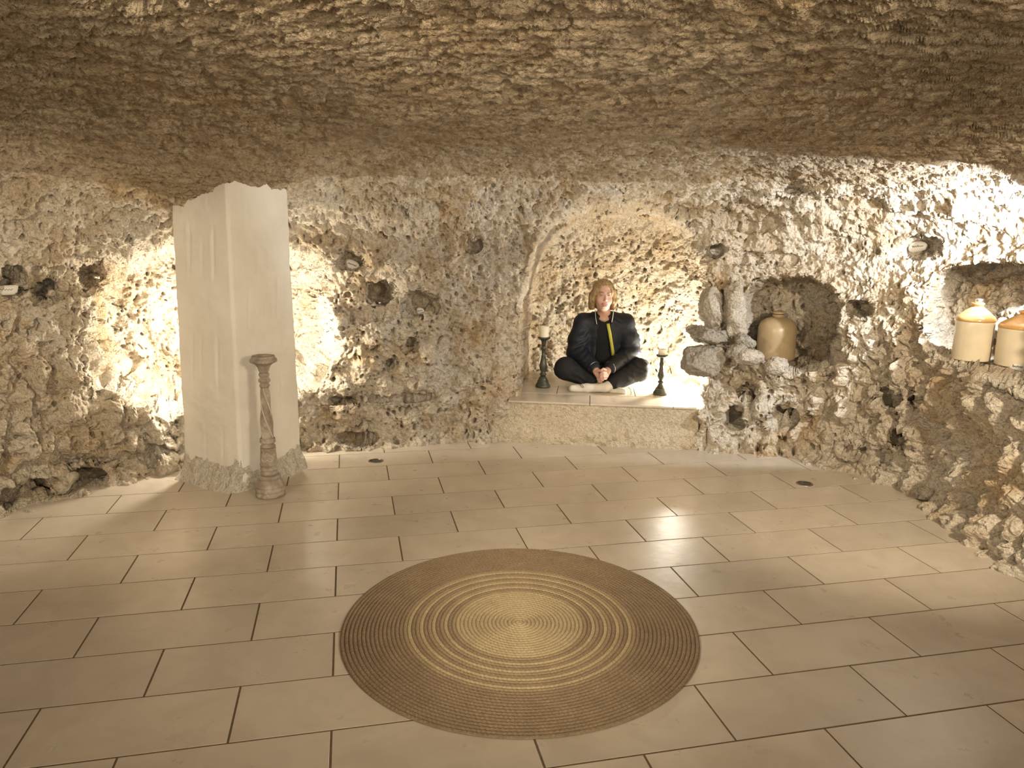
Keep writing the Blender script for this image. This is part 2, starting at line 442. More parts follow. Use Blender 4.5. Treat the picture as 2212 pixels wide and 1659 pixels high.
# --- colour mask: ochre-stained patches in the recesses
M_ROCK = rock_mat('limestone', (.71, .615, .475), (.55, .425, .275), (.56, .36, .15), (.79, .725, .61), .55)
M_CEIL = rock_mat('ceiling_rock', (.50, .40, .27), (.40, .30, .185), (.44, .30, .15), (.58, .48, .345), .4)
def shell_part(name, r0, r1, cols, mat, label):
    sub = PS[r0:r1][:, cols]
    return tag(mesh_obj(name, sub.reshape(-1, 3), grid_faces(r1-r0, len(cols))[:, ::-1].copy(), mat), label, kind='structure')
KR = NW+int(NF*.62)
deg = np.degrees(TH); ci = np.arange(NC)
iL, iA, iB, iR = [int(np.searchsorted(deg, d)) for d in (-80, -34, 27, 80)]
for nm, a, b, lab in [('wall_left', iL, iA, 'pitted pale limestone cave wall on the left'),
                      ('wall_back', iA, iB, 'honeycombed limestone back wall with the arched seat alcove'),
                      ('wall_right', iB, iR, 'bright limestone wall on the right with jar niche and ledge')]:
    shell_part(nm, 0, KR+1, ci[a:b+1], M_ROCK, lab)
shell_part('wall_front', 0, KR+1, np.concatenate([ci[iR:], ci[:iL+1]]), M_ROCK, 'rock wall closing the near side of the room')
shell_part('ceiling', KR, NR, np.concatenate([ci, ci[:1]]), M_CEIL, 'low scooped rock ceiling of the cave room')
def rock_at(px, py):                                         # the carved wall's point seen at a spot (nearest in angle and height)
    d = ray(px, py); A = (PS[:KR]-CAM).reshape(-1, 3); al = A@d/(d@d)
    e = np.linalg.norm(A-al[:, None]*d, axis=1)/np.maximum(al, .1)
    k = np.where(e < max(.0035, e.min()*1.5))[0]
    k = k[np.argmin(al[k])]
    return CAM+A[k]

# ------------------------------------------------------------------ floor of beige tiles, half-bond
def tile_mat():
    mt, nt, b = new_mat('beige_porcelain', .36, .45)
    v = coords(nt); oi = nd(nt, 'ShaderNodeObjectInfo')
    add = nd(nt, 'ShaderNodeVectorMath', operation='ADD'); nt.links.new(v, add.inputs[0])
    sc = nd(nt, 'ShaderNodeVectorMath', operation='SCALE', _Scale=37.0); nt.links.new(oi.outputs['Random'], sc.inputs[0])
    nt.links.new(sc.outputs[0], add.inputs[1]); u = add.outputs[0]
    c = ramp(nt, noise_node(nt, u, 5, 6, .6, .8), [(.3, (.47, .40, .31)), (.55, (.53, .46, .365)), (.8, (.57, .50, .405))])
    c = mixc(nt, ramp(nt, noise_node(nt, u, 28, 5, .7), [(.28, (.16,)*3), (.42, (0, 0, 0))]), c, (.41, .34, .255))
    hs = nd(nt, 'ShaderNodeHueSaturation'); mr = nd(nt, 'ShaderNodeMapRange', _To_Min=.93, _To_Max=1.06)
    nt.links.new(oi.outputs['Random'], mr.inputs[0]); nt.links.new(mr.outputs[0], hs.inputs['Value'])
    nt.links.new(c, hs.inputs['Color']); nt.links.new(hs.outputs[0], b.inputs['Base Color'])
    r = nd(nt, 'ShaderNodeMapRange', _To_Min=.22, _To_Max=.38); nt.links.new(noise_node(nt, u, 9, 4), r.inputs[0])
    nt.links.new(r.outputs[0], b.inputs['Roughness'])
    bump(nt, b, noise_node(nt, u, 7, 3), .12, .01)
    return mt
M_TILE = tile_mat()
M_GROUT = simple_mat('grout', (.15, .105, .062), .9, .2, .2, 60, .3)
def beveled_slab(name, lx, ly, h, bev):
    x, y = lx/2, ly/2; b = bev
    V = [(-x, -y, 0), (x, -y, 0), (x, y, 0), (-x, y, 0), (-x, -y, h-b), (x, -y, h-b), (x, y, h-b), (-x, y, h-b),
         (-x+b, -y+b, h), (x-b, -y+b, h), (x-b, y-b, h), (-x+b, y-b, h)]
    F = [(3, 2, 1, 0), (8, 9, 10, 11)]
    for i in range(4):
        j = (i+1) % 4; F += [(i, j, j+4, i+4), (i+4, j+4, j+8, i+8)]
    me = bpy.data.meshes.new(name); me.from_pydata(V, [], F); return me
fl_o = mesh_obj('floor', [(-3.6, -2.8, -.0018), (3.6, -2.8, -.0018), (3.6, 6.0, -.0018), (-3.6, 6.0, -.0018)], [(0, 1, 2, 3)], M_GROUT, smooth=False)
tag(fl_o, 'beige rectangular floor tiles laid in half-bond', kind='structure')
TL, TW, GAP = .6*ASPECT, .3, .0075
tile_me = beveled_slab('tile', TL-GAP, TW-GAP, .012, .0005); tile_me.materials.append(M_TILE)
cyaw, syaw = math.cos(YAW), math.sin(YAW)
rng = random.Random(4)
for v in range(-6, 26):
    for u in range(-14, 16):
        if (u+v) % 2 == 0: continue                          # centres of tiles in this course
        gx = u*.3*ASPECT; gy = -(v+.5)*.3
        dx, dy = gx-GX, gy-GY
        x = dx*cyaw-dy*syaw; y = dx*syaw+dy*cyaw
        th = math.atan2(x-OX, y-OY); rr = math.hypot(x-OX, y-OY)
        if rr > float(R0(th))+.34: continue
        o = bpy.data.objects.new('tile', tile_me); COL.objects.link(o); o.parent = fl_o
        o.location = (x, y, -.012+rng.uniform(-.0004, .0002)); o.rotation_euler = (rng.uniform(-.0004, .0004), rng.uniform(-.0004, .0004), YAW)

# ------------------------------------------------------------------ tiled seat platform in the alcove
PZ = .32
_pl = on_z(1098, 866, PZ); _pr = on_z(1488, 881, PZ)
PANG = math.atan2(_pr[1]-_pl[1], _pr[0]-_pl[0])
ex = np.array([math.cos(PANG), math.sin(PANG), 0]); ey = np.array([-ex[1], ex[0], 0])
_j = on_z(1274, 871.5, PZ)
plat = empty('seat_platform', (_j[0], _j[1], 0), PANG)
tag(plat, 'raised tiled platform with plastered front inside the bright alcove', 'platform')
M_PLASTER = rock_mat('riser_plaster', (.68, .58, .42), (.60, .49, .34), (.56, .42, .25), (.72, .62, .47), .3)
ny, nz = 200, 46
U = np.linspace(-.72, .80, ny); Vv = np.linspace(0, 1, nz)
gu, gv = np.meshgrid(U, Vv)
gz = gv*(PZ-.013)
pp = np.stack([gu, 0*gu, gz], -1).reshape(-1, 3)
nn = (fbm(pp, 4, 4, 5)*.022+fbm(pp, 16, 4, 6)*.010).reshape(gu.shape)
lowb = (1-sstep(.03, .20, gz+.10*fbm(pp, 3, 2, 9).reshape(gu.shape)))
wp, _ = worley(pp, 14, 31); wp = wp.reshape(gu.shape)
gy = .010-nn*(1-gv*.75)-lowb*(.03+.05*(.35-wp))
RV = np.stack([gu, gy, gz], -1).reshape(-1, 3)
mesh_obj('riser', RV, grid_faces(nz, ny), M_PLASTER, plat)
ptile_full = beveled_slab('platform_tile', .61-.004, .30-.004, .013, .0012); ptile_full.materials.append(M_TILE)
box('slab_core', (.05, .62, (PZ-.014)/2), (1.38, 1.2, PZ-.014), M_PLASTER, plat)
for r_, y0 in enumerate((.0, .302, .604, .906)):
    off = (0, -.26, .05, -.26)[r_]
    for k in range(-2, 2):
        xa, xb = off+k*.612, off+(k+1)*.612
        xa2, xb2 = max(xa, -.655), min(xb, .78)
        if xb2-xa2 < .05: continue
        if xb2-xa2 > .6: me = ptile_full
        else:
            me = beveled_slab('platform_tile', xb2-xa2-.004, .296, .013, .0012); me.materials.append(M_TILE)
        o = bpy.data.objects.new('tile', me); COL.objects.link(o); o.parent = plat
        o.location = ((xa2+xb2)/2, y0+.149-.006*(r_ == 0), PZ-.013)

# ------------------------------------------------------------------ white plastered pillar
def limewash():
    mt, nt, b = new_mat('limewash', .85, .3)
    v = coords(nt)
    c = ramp(nt, noise_node(nt, v, 3, 6, .6), [(.3, (.68, .635, .55)), (.6, (.76, .72, .64)), (.85, (.79, .755, .68))])
    nt.links.new(c, b.inputs['Base Color'])
    n1 = bump(nt, b, noise_node(nt, v, 60, 5, .6), .35, .004)
    bump(nt, b, noise_node(nt, v, 9, 4, .6), .25, .012, n1)
    return mt
M_LIME = limewash()
pb = np.array([(-2.075, 4.50), (-1.622, 4.245), (-1.395, 4.745), (-1.78, 4.86)])
ptp = np.array([(-2.03, 4.50), (-1.600, 4.245), (-1.395, 4.69), (-1.76, 4.84)])
def ring(corners, n=64, rad=.016):
    out = []
    for i in range(4):
        a, b_ = corners[i], corners[(i+1) % 4]; L = np.linalg.norm(b_-a)
        for t in np.linspace(0, 1, n, endpoint=False):
            out.append(a+(b_-a)*t)
    out = np.array(out)
    c = corners.mean(0)
    f = np.tile(np.linspace(0, 1, n, endpoint=False), 4)
    e = np.minimum(f, 1-f)*.5
    out = out+(c-out)/np.linalg.norm(c-out, axis=1)[:, None]*(np.maximum(0, rad-e)**2/rad)[:, None]*.9
    return out, f
PCX, PCY = -1.735, 4.62
pillar = empty('pillar', (PCX, PCY, 0))
tag(pillar, 'white limewashed square pillar with rough stone foot', 'pillar')
nzp = 150; zs = np.linspace(.02, 2.06, nzp); rows = []
rb, fpar = ring(pb); rt_, _ = ring(ptp); cen = pb.mean(0)
side = np.repeat(np.arange(4), 64)
gouges = [(0, .30, 1.42, .16, .008), (0, .52, 1.40, .09, .004), (0, .72, 1.41, .15, .009), (0, .26, .80, .15, .009), (0, .42, .78, .14, .004), (0, .70, .78, .15, .010),
          (0, .42, .28, .12, .004), (0, .72, .27, .12, .005), (1, .24, 1.10, .12, .005), (1, .72, 1.14, .13, .004), (1, .30, .52, .1, .004), (1, .70, .55, .12, .004), (1, .25, 1.62, .08, .003)]
for z in zs:
    t = (z-.1)/1.8; q = rb+(rt_-rb)*t
    outd = (q-cen)/np.linalg.norm(q-cen, axis=1)[:, None]
    g = np.zeros(len(q))
    for s_, f0, z0, hl, dp in gouges:
        k = np.exp(-((fpar-f0-.02*(z-z0)/hl)/.022)**2)*sstep(hl+.03, hl-.03, abs(z-z0))*(side == s_)
        g -= .55*dp*k
        g += .25*dp*np.exp(-((fpar-f0+.045)/.03)**2)*sstep(hl+.05, hl-.05, abs(z-z0))*(side == s_)
    for zj in (.53, 1.0, 1.5):
        g -= .0022*np.exp(-((z-zj-.01*np.sin(fpar*9+zj*7))/.006)**2)
    P3 = np.column_stack([q, np.full(len(q), z)])
    g += fbm(P3, 3.5, 3, 77)*.010+fbm(P3, 14, 3, 78)*.005
    q = q+outd*g[:, None]
    rows.append(np.column_stack([q[:, 0]-PCX, q[:, 1]-PCY, np.full(len(q), z)]))
mesh_obj('shaft', np.concatenate(rows), grid_faces(nzp, 256, True), M_LIME, pillar)
M_FOOT = rock_mat('foot_stone', (.76, .70, .59), (.68, .60, .48), (.62, .52, .37), (.80, .75, .66), .2)
nzb = 46; rows = []
rbase, _ = ring(np.array([(-2.15, 4.465), (-1.665, 4.165), (-1.30, 4.725), (-1.74, 4.92)]), rad=.05)
for i in range(nzb):
    t = i/(nzb-1)
    ztop = .155+.05*fbm(np.column_stack([rb*3, np.zeros(len(rb))]), 1.1, 3, 8)+.03*(np.abs(fpar-.5) > .4)
    z = -.01+(ztop+.01)*t
    q = rb+(rbase-rb)*(1-t)**1.5
    outd = (q-cen)/np.linalg.norm(q-cen, axis=1)[:, None]
    P3 = np.column_stack([q, z])
    w_, _ = worley(P3, 9, 12)
    g = (fbm(P3, 7, 4, 79)*.035+(.32-w_)*.035)*(1-.55*t)*(1 if t > .04 else .6)-.006*(t > .985)
    q = q+outd*g[:, None]
    rows.append(np.column_stack([q[:, 0]-PCX, q[:, 1]-PCY, z]))
mesh_obj('stone_foot', np.concatenate(rows), grid_faces(nzb, 256, True), M_FOOT, pillar)

# ------------------------------------------------------------------ tall carved candlestick before the pillar
def washed_wood():
    mt, nt, b = new_mat('whitewashed_wood', .7, .3)
    v = coords(nt)
    c = ramp(nt, noise_node(nt, v, 14, 7, .7, .6), [(.3, (.20, .158, .115)), (.5, (.33, .275, .21)), (.72, (.54, .485, .405))])
    nt.links.new(c, b.inputs['Base Color'])
    bump(nt, b, noise_node(nt, v, 45, 6, .7), .5, .004)
    return mt
M_WASH = washed_wood()
M_WASHW = simple_mat('rubbed_white_edge', (.56, .49, .39), .75, .3, .2, 30)
_cs = on_z(581, 1073, 0)
cs = empty('carved_candlestick', (_cs[0], _cs[1]+.03, 0))
cs.scale = (1, 1, .982)
tag(cs, 'tall whitewashed carved wooden floor candlestick standing against the pillar', 'candlestick')
U5 = .000597
def cprof(pts): return [(r*U5, (1566-y)*U5) for y, r in pts]
lathe('base', cprof([(1566, 132), (1560, 142), (1530, 143), (1522, 136), (1512, 136), (1505, 143), (1480, 143), (1474, 136), (1466, 136), (1458, 141), (1442, 135), (1415, 122), (1395, 108), (1388, 100), (1380, 108), (1366, 111), (1352, 108), (1346, 90)]), 48, M_WASH, cs)
lathe('lower_shaft', cprof([(1348, 78), (1330, 80), (1322, 84), (1314, 80), (1290, 81), (1286, 86), (1278, 86), (1272, 81), (1240, 82), (1236, 87), (1228, 87), (1222, 82), (1180, 82), (1130, 77), (1085, 70), (1078, 76), (1066, 76), (1060, 70)]), 48, M_WASH, cs,
      fn=lambda R, T, Z: R*(1-.03*(np.abs(Z-(1575-1255)*U5) < .018)*(.5+.5*np.sin(T*26+Z*900)))-.002*((Z > .225) & (Z < .24)))
lathe('ring_moulding', cprof([(1060, 60), (1052, 72), (1042, 74), (1034, 66), (1026, 56), (1016, 58), (1008, 72), (998, 77), (988, 74), (980, 66), (974, 74), (966, 74), (958, 62)]), 40, M_WASH, cs)
zt = np.linspace(958, 440, 70)
lathe('twisted_column', cprof([(y, 35+(63-35)*((y-440)/518)**.8) for y in zt]), 72, M_WASH, cs,
      fn=lambda R, T, Z: R*(1+.055*np.cos(4*(T+Z*9.5))+.0*Z))
for k in range(4):                                           # pale rope edges of the twist
    pts = []
    for y in np.linspace(950, 446, 46):
        z = (1566-y)*U5; r = (35+(63-35)*((y-440)/518)**.8)*U5*1.045; a = -z*9.5+k*math.pi/2
        pts.append((r*math.cos(a), r*math.sin(a), z))
    tube('rope_edge', pts, .0035, M_WASHW, cs, 5)
lathe('neck_beads', cprof([(444, 38), (436, 46), (424, 50), (412, 46), (404, 38), (396, 40), (384, 54), (370, 58), (356, 54), (346, 42), (338, 40), (328, 48), (314, 51), (302, 48), (294, 40)]), 40, M_WASH, cs)
lathe('cup', cprof([(296, 38), (288, 42), (272, 50), (245, 56), (222, 68), (205, 84), (192, 108), (184, 126), (172, 129), (160, 126), (146, 112), (132, 106), (126, 108), (124, 102), (134, 92), (150, 80), (152, 4)]), 48, M_WASH, cs,
      fn=lambda R, T, Z: R*(1+.012*np.sin(T*5+1)*(Z > .8)))
pts = []                                                     # carved heart band on the lower shaft
for t in np.linspace(0, 2*math.pi, 40):
    hx = 16*math.sin(t)**3; hz = -(13*math.cos(t)-5*math.cos(2*t)-2*math.cos(3*t)-math.cos(4*t))
    a = -math.pi/2+.15+hx*.045; z = (1566-1150)*U5+hz*.0019
    r = .0478
    pts.append((r*math.cos(a), r*math.sin(a), z))
tube('carved_heart', pts, .0024, M_WASHW, cs, 5)

# ------------------------------------------------------------------ green turned candle holders and their candles
def green_glaze():
    mt, nt, b = new_mat('worn_green_paint', .38, .5)
    v = coords(nt)
    c = ramp(nt, noise_node(nt, v, 26, 6, .7), [(.33, (.020, .018, .011)), (.5, (.046, .047, .028)), (.66, (.085, .092, .055)), (.8, (.16, .13, .075))])
    nt.links.new(c, b.inputs['Base Color'])
    bump(nt, b, noise_node(nt, v, 40, 5), .25, .003)
    return mt
M_GREEN = green_glaze()
def wax():
    mt, nt, b = new_mat('candle_wax', .5, .4)
    b.inputs['Base Color'].default_value = (.80, .74, .58, 1)
    v = coords(nt); nt.links.new(ramp(nt, noise_node(nt, v, 12), [(.3, (.72, .65, .48)), (.7, (.84, .78, .63))]), b.inputs['Base Color'])
    return mt
M_WAX = wax(); M_WICK = simple_mat('burnt_wick', (.03, .025, .02), .9)
hl = on_z(1173, 838, PZ)
h1 = empty('candle_holder', hl+np.array([0, .04, 0])); tag(h1, 'taller dark green turned candle holder on the left of the seated woman', 'candle holder', 'green candle holders on the platform')
u = .000402
def gp(base, u, pts): return [(r*u, (base-y)*u) for y, r in pts]
lathe('foot', gp(1450, u, [(1450, 146), (1442, 150), (1412, 150), (1400, 144), (1345, 112), (1336, 108), (1328, 112), (1316, 110), (1306, 98), (1290, 94), (1262, 84), (1240, 70), (1215, 48)]), 40, M_GREEN, h1)
lathe('stem', gp(1450, u, [(1218, 46), (1205, 60), (1192, 70), (1178, 66), (1160, 54), (1140, 46), (1120, 52), (1085, 70), (1040, 77), (980, 74), (900, 58), (840, 47), (826, 50), (812, 47), (800, 38), (700, 37), (682, 42), (668, 54), (652, 58), (636, 52), (612, 40), (602, 38)]), 40, M_GREEN, h1)
lathe('drip_pan', gp(1450, u, [(606, 38), (570, 44), (520, 52), (492, 62), (474, 84), (456, 112), (444, 128), (432, 128), (424, 122), (424, 4)]), 40, M_GREEN, h1)
h2l = on_z(1428, 854, PZ)
h2 = empty('candle_holder', h2l+np.array([0, .04, 0])); tag(h2, 'shorter worn green candle holder on the right near the stacked stones', 'candle holder', 'green candle holders on the platform')
u2 = .000285
lathe('foot', gp(1455, u2, [(1455, 192), (1448, 200), (1415, 200), (1400, 192), (1310, 142), (1296, 138), (1282, 138), (1270, 120), (1240, 100), (1195, 78), (1160, 60), (1146, 56)]), 40, M_GREEN, h2)
lathe('stem', gp(1455, u2, [(1150, 56), (1128, 74), (1108, 88), (1090, 78), (1066, 50), (1050, 48), (1010, 72), (960, 92), (930, 95), (870, 80), (790, 64), (772, 62), (756, 66), (742, 62), (690, 52), (660, 52), (620, 66), (590, 62), (560, 54), (520, 46), (450, 48), (425, 52)]), 40, M_GREEN, h2)
lathe('drip_pan', gp(1455, u2, [(430, 52), (418, 92), (402, 140), (384, 158), (362, 162), (348, 158), (342, 146), (344, 4)]), 40, M_GREEN, h2)
def candle(r, h, loc, label, ragged):
    t = empty('candle', loc); tag(t, label, 'candle', 'cream pillar candles on the holders')
    lathe('wax', [(r*.97, 0), (r, .004), (r, h*.9), (r*.985, h*.97), (r*.93, h), (r*.80, h*.985), (r*.5, h*.90), (r*.08, h*.88)], 36, M_WAX, t,
          fn=lambda R, T, Z: R*(1+.012*np.sin(T*3+Z*60)+ragged*(Z > h*.8)*np.sin(T*4+1)*.06))
    tube('wick', [(0, 0, h*.86), (.001, 0, h*.95), (.003, 0, h*1.02)], .0012, M_WICK, t, 5)
candle(.0385, .088, h1.location+Vector((0, 0, (1450-424)*u)), 'taller cream candle on the left green holder', .2)
candle(.030, .044, h2.location+Vector((0, 0, (1455-343)*u2)), 'short burnt-down cream candle on the right green holder', 1.0)

# ------------------------------------------------------------------ stoneware jars
def glazed(name, col, rough=.16, var=.08, speck=None):
    mt, nt, b = new_mat(name, rough, .55)
    v = coords(nt)
    c = ramp(nt, noise_node(nt, v, 7, 5), [(.3, tuple(x*(1-var) for x in col)), (.7, tuple(min(1, x*(1+var)) for x in col))])
    if speck: c = mixc(nt, ramp(nt, noise_node(nt, v, 90, 2), [(.66, (0, 0, 0)), (.74, (.6,)*3)]), c, speck)
    nt.links.new(c, b.inputs['Base Color'])
    bump(nt, b, noise_node(nt, v, 18, 3), .08, .004)
    return mt
M_CREAM = glazed('cream_glaze', (.66, .565, .40)); M_TAN = glazed('tan_glaze', (.47, .265, .095), .2)
M_BEIGE = glazed('dull_beige_glaze', (.40, .295, .165), .32, .15, (.2, .13, .06)); M_DARK = simple_mat('dark_seal', (.05, .035, .02), .6)
M_SILVER = simple_mat('thin_aluminium', (.80, .79, .76), .28, .5, .05, 40, metal=1.0)
LEDZ = .885
def two_tone_jar(px, py, Y, R, H, label):
    p = on_y(px, py, Y)
    t = empty('stoneware_jar', (p[0], p[1], LEDZ)); tag(t, label, 'jar', 'two-tone stoneware jars on the ledge')
    s = H/.327; r = R/.0985
    k = lambda pts: [(a*.000448*r, (1170-y)*.000448*s) for y, a in pts]
    lathe('body', k([(1170, 205), (1166, 213), (1150, 216), (900, 218), (690, 221), (672, 222)]), 56, M_CREAM, t)
    lathe('shoulder', k([(673, 222), (668, 225), (650, 226), (640, 222), (630, 219), (610, 204), (575, 168), (540, 128), (510, 92), (492, 70), (484, 64)]), 56, M_TAN, t)
    lathe('mouth', k([(486, 62), (478, 60), (472, 66), (462, 74), (448, 76), (440, 72), (440, 50), (460, 44), (462, 3)]), 40, M_TAN, t)
    return t, LEDZ+(1170-440)*.000448*s
def tealight(loc, label, r=.019, h=.016):
    t = empty('tea_light', loc); tag(t, label, 'candle', 'tea lights in aluminium cups')
    lathe('cup', [(r*.92, 0), (r*.97, .0015), (r, h), (r*.96, h), (r*.95, h*.72), (r*.05, h*.70)], 28, M_SILVER, t)
    lathe('wax', [(r*.94, h*.55), (r*.94, h*.8), (r*.3, h*.78), (.0008, h*.77)], 24, M_WAX, t)
    tube('wick', [(0, 0, h*.7), (0, .0004, h*1.05)], .0008, M_WICK, t, 5)
    return t
j1, z1 = two_tone_jar(2096, 775, 4.20, .0985, .325, 'two-tone stoneware jar with sloping tan shoulder, wholly in view on the ledge')
j2, z2 = two_tone_jar(2204, 780, 4.02, .125, .30, 'wider two-tone stoneware jar cut off by the right picture edge')
tealight((j1.location.x+.006, j1.location.y, z1), 'tea light on the mouth of the whole two-tone jar', .021, .022)
tealight((j2.location.x, j2.location.y, z2), 'tea light on the jar cut off by the picture edge', .024, .022)
NZ = .66
p = on_y(1673, 783, 5.47)
j0 = empty('stoneware_jar', (p[0], p[1], NZ)); tag(j0, 'plain dull beige stoneware jar standing in the dark round niche', 'jar')
k = lambda pts: [(a*.00061, (1010-y)*.00061) for y, a in pts]
lathe('body', k([(1010, 212), (1004, 222), (980, 226), (700, 226), (640, 225), (600, 216), (565, 198), (535, 168), (512, 128), (502, 92), (498, 66)]), 56, M_BEIGE, j0)
lathe('neck', k([(499, 66), (490, 62), (482, 68), (470, 70), (466, 60)]), 40, M_BEIGE, j0)
lathe('seal', k([(468, 60), (460, 62), (458, 60)]), 40, M_DARK, j0)
lathe('lid', k([(459, 66), (452, 70), (436, 68), (430, 58), (428, 4)]), 40, M_BEIGE, j0)

# ------------------------------------------------------------------ loose stones between alcove and jar niche
M_GREY = rock_mat('grey_stone', (.40, .355, .29), (.29, .245, .19), (.36, .28, .18), (.50, .455, .38), .25)
M_PALE = rock_mat('pale_stone', (.58, .51, .41), (.46, .385, .28), (.47, .36, .2), (.68, .63, .55), .2)
def stone(px, py, Y, wpx, hpx, depth, label, seed, mat=M_GREY, rot=0.0, angular=.6, holes=False, name='stone'):
    c = on_y(px, py, Y); s = Y/FOCAL
    hx, hy, hz = wpx*s/2, depth/2, hpx*s/2
    r = random.Random(seed); planes = []
    for _ in range(12):
        n = np.array([r.gauss(0, 1), r.gauss(0, 1), r.gauss(0, 1)]); n /= np.linalg.norm(n)
        planes.append((n, r.uniform(.80, 1.05)))
    ca, sa = math.cos(rot), math.sin(rot)
    def fn(P):
        x = P[:, 0]*ca+P[:, 2]*sa; z = -P[:, 0]*sa+P[:, 2]*ca
        q = np.stack([x/hx, P[:, 1]/hy, z/hz], -1)
        e = (np.abs(q)**(2+3*angular)).sum(1)**(1/(2+3*angular))
        for n, d in planes:
            e = np.maximum(e, (q@n)/d*(1 if angular > .3 else .9))
        mn = min(hx, hz, hy)
        d = (e-1)*mn+fbm(P+seed, 14, 4, seed)*.024+fbm(P+seed, 55, 2, seed+3)*.009
        if holes:
            w_, _ = worley(P+seed, 26, seed); d = d+.014*(1-sstep(.12, .26, w_))
        return d
    m_ = max(hx, hz)*1.35
    o = net_obj(name, fn, (-m_, -hy*1.3, -m_), (m_, hy*1.3, m_), max(.0055, m_/33), mat)
    o.location = c
    tag(o, label, 'stone')
    return o
stone(1521, 779, 5.24, 88, 66, .24, 'large squared grey stone at the bottom of the dry-stone stack', 3, angular=.9, rot=.05)
stone(1531, 724, 5.27, 80, 38, .24, 'flat wedge-shaped brown stone resting on the large squared stone', 8, angular=.55, rot=-.04)
stone(1537, 664, 5.30, 48, 84, .22, 'tall rounded grey stone at the top of the dry-stone stack', 14, M_PALE, angular=.5)
stone(1588, 668, 5.22, 40, 140, .18, 'long pale upright slab beside the jar niche', 22, M_PALE, angular=.8, rot=.08)
stone(1612, 738, 5.12, 40, 30, .10, 'small knobbly stone leaning at the lip of the jar niche', 31, angular=.35, rot=-.5)
stone(1591, 757, 5.10, 42, 24, .09, 'slim dark stone wedged beside the dry-stone stack', 37, angular=.3, rot=.6)
stone(1617, 772, 5.07, 62, 36, .12, 'pointed arrow-shaped stone in front of the jar niche', 41, M_PALE, angular=.6, rot=-.1)
stone(1676, 791, 5.03, 50, 40, .12, 'rounded pitted pebble-like stone below the beige jar', 47, M_PALE, angular=.2, holes=True)

# ------------------------------------------------------------------ written pebbles, tea lights and a small skull in hollows of the wall
M_PEB = simple_mat('white_pebble', (.68, .64, .57), .45, .4, .06, 12)
M_INK = simple_mat('blue_green_ink', (.05, .11, .10), .6); M_INK2 = simple_mat('dark_ink', (.04, .035, .02), .6)
def pebble(px, py, wpx, hpx, label, rot=0, ink=M_INK, pull=.0, Y=None, seed=1, flat=.5, boxy=2.3):
    c = rock_at(px, py) if Y is None else on_y(px, py, Y)
    d = CAM-c; dist = np.linalg.norm(d); d /= dist
    c = c+d*pull
    s = dist/FOCAL; hx, hz = wpx*s/2, hpx*s/2; hy = min(hx, hz)*flat
    t = empty('written_pebble', c)
    t.rotation_euler = (Vector(d)).to_track_quat('-Y', 'Z').to_euler()
    tag(t, label, 'pebble', 'pebbles with words set into the wall')
    nu, nv = 36, 18; V = []
    for j in range(nv):
        b_ = -math.pi/2+math.pi*(j+.0)/(nv-1)
        for i in range(nu):
            a = 2*math.pi*i/nu
            x = math.cos(b_)*math.copysign(abs(math.cos(a))**(2/boxy), math.cos(a)); z = math.cos(b_)*math.copysign(abs(math.sin(a))**(2/boxy), math.sin(a))
            wv = 1+.07*math.sin(2*a+seed)+.05*math.sin(3*a+seed*2.1)
            V.append((hx*x*wv, hy*math.sin(b_), hz*z*wv))
    V = np.array(V)
    R_ = np.array(Matrix.Rotation(rot, 3, 'Y'))
    V = V@R_.T
    mesh_obj('stone_body', V, grid_faces(nv, nu, True), M_PEB, t)
    pts = []; r = random.Random(seed)
    n = 34
    for i in range(n):                                      # a line of handwriting
        u_ = i/(n-1); x = (-.62+1.24*u_)*hx
        z = hz*(.06+.15*math.sin(u_*40+seed)*(.6+.6*r.random()))+hz*(.22 if i in (2, 17) else 0)
        y = -hy*math.sqrt(max(0, 1-(x/hx)**2-(z/hz)**2))-.0004
        pts.append(R_@np.array([x, y, z]))
    tube('handwriting', pts, max(.0006, hz*.045), ink, t, 5)
    return t
pebble(1986, 534, 30, 21, 'white pebble with blue handwriting set in the brightly lit right wall', -.12, pull=.03, seed=1)
pebble(1544, 541, 24, 16, 'cream written pebble in the rock between alcove and right wall', .1, M_INK2, pull=.03, seed=2)
pebble(763, 569, 29, 21, 'written stone lodged under the brow above the middle wall', .35, M_INK2, pull=.035, seed=3)
pebble(912, 668, 17, 14, 'little white pebble with a green line in the middle wall', -.2, pull=.03, seed=4)
pebble(2203, 790, 24, 20, 'written pebble lying on the ledge below the cut-off jar', 0, pull=.06, seed=5)
pebble(12, 623, 44, 17, 'long bar-shaped written stone at the left picture edge', 0, M_INK2, pull=.05, seed=6, boxy=5)
def wall_tealight(px, py, label, pull):
    c = rock_at(px, py); d = CAM-c; d /= np.linalg.norm(d); c = c+d*pull
    dist = np.linalg.norm(CAM-c)
    return tealight(tuple(c-np.array([0, 0, .008])), label)
wall_tealight(823, 649, 'tea light in the small dark hollow of the middle wall', .09)
wall_tealight(203, 600, 'tea light in the hollow of the left wall', .06)
M_BONE = simple_mat('old_bone', (.56, .47, .34), .6, .3, .15, 30)
M_SOCK = simple_mat('socket_shadow', (.05, .035, .02), .9)
c = rock_at(106, 634); d = CAM-c; d /= np.linalg.norm(d); c = c+d*.06
sk = empty('animal_skull', c); sk.rotation_euler = Vector(d).to_track_quat('-Y', 'Z').to_euler()
tag(sk, 'tiny pale animal skull in a hollow of the left wall', 'skull')
def skull_fn(P):
    a = union([sd_ell(P, (0.003, .004, .004), (.026, .024, .022)), sd_ell(P, (-.016, -.012, -.008), (.017, .016, .013)), sd_cap(P, (-.02, -.014, -.012), (.02, -.006, -.012), .006, .005)], .008)
    for e in ((.008, -.021, .001), (-.022, -.022, -.012)):
        a = np.maximum(a, -sd_ell(P, e, (.0085, .012, .0075) if e[0] > 0 else (.004, .008, .004)))
    return a
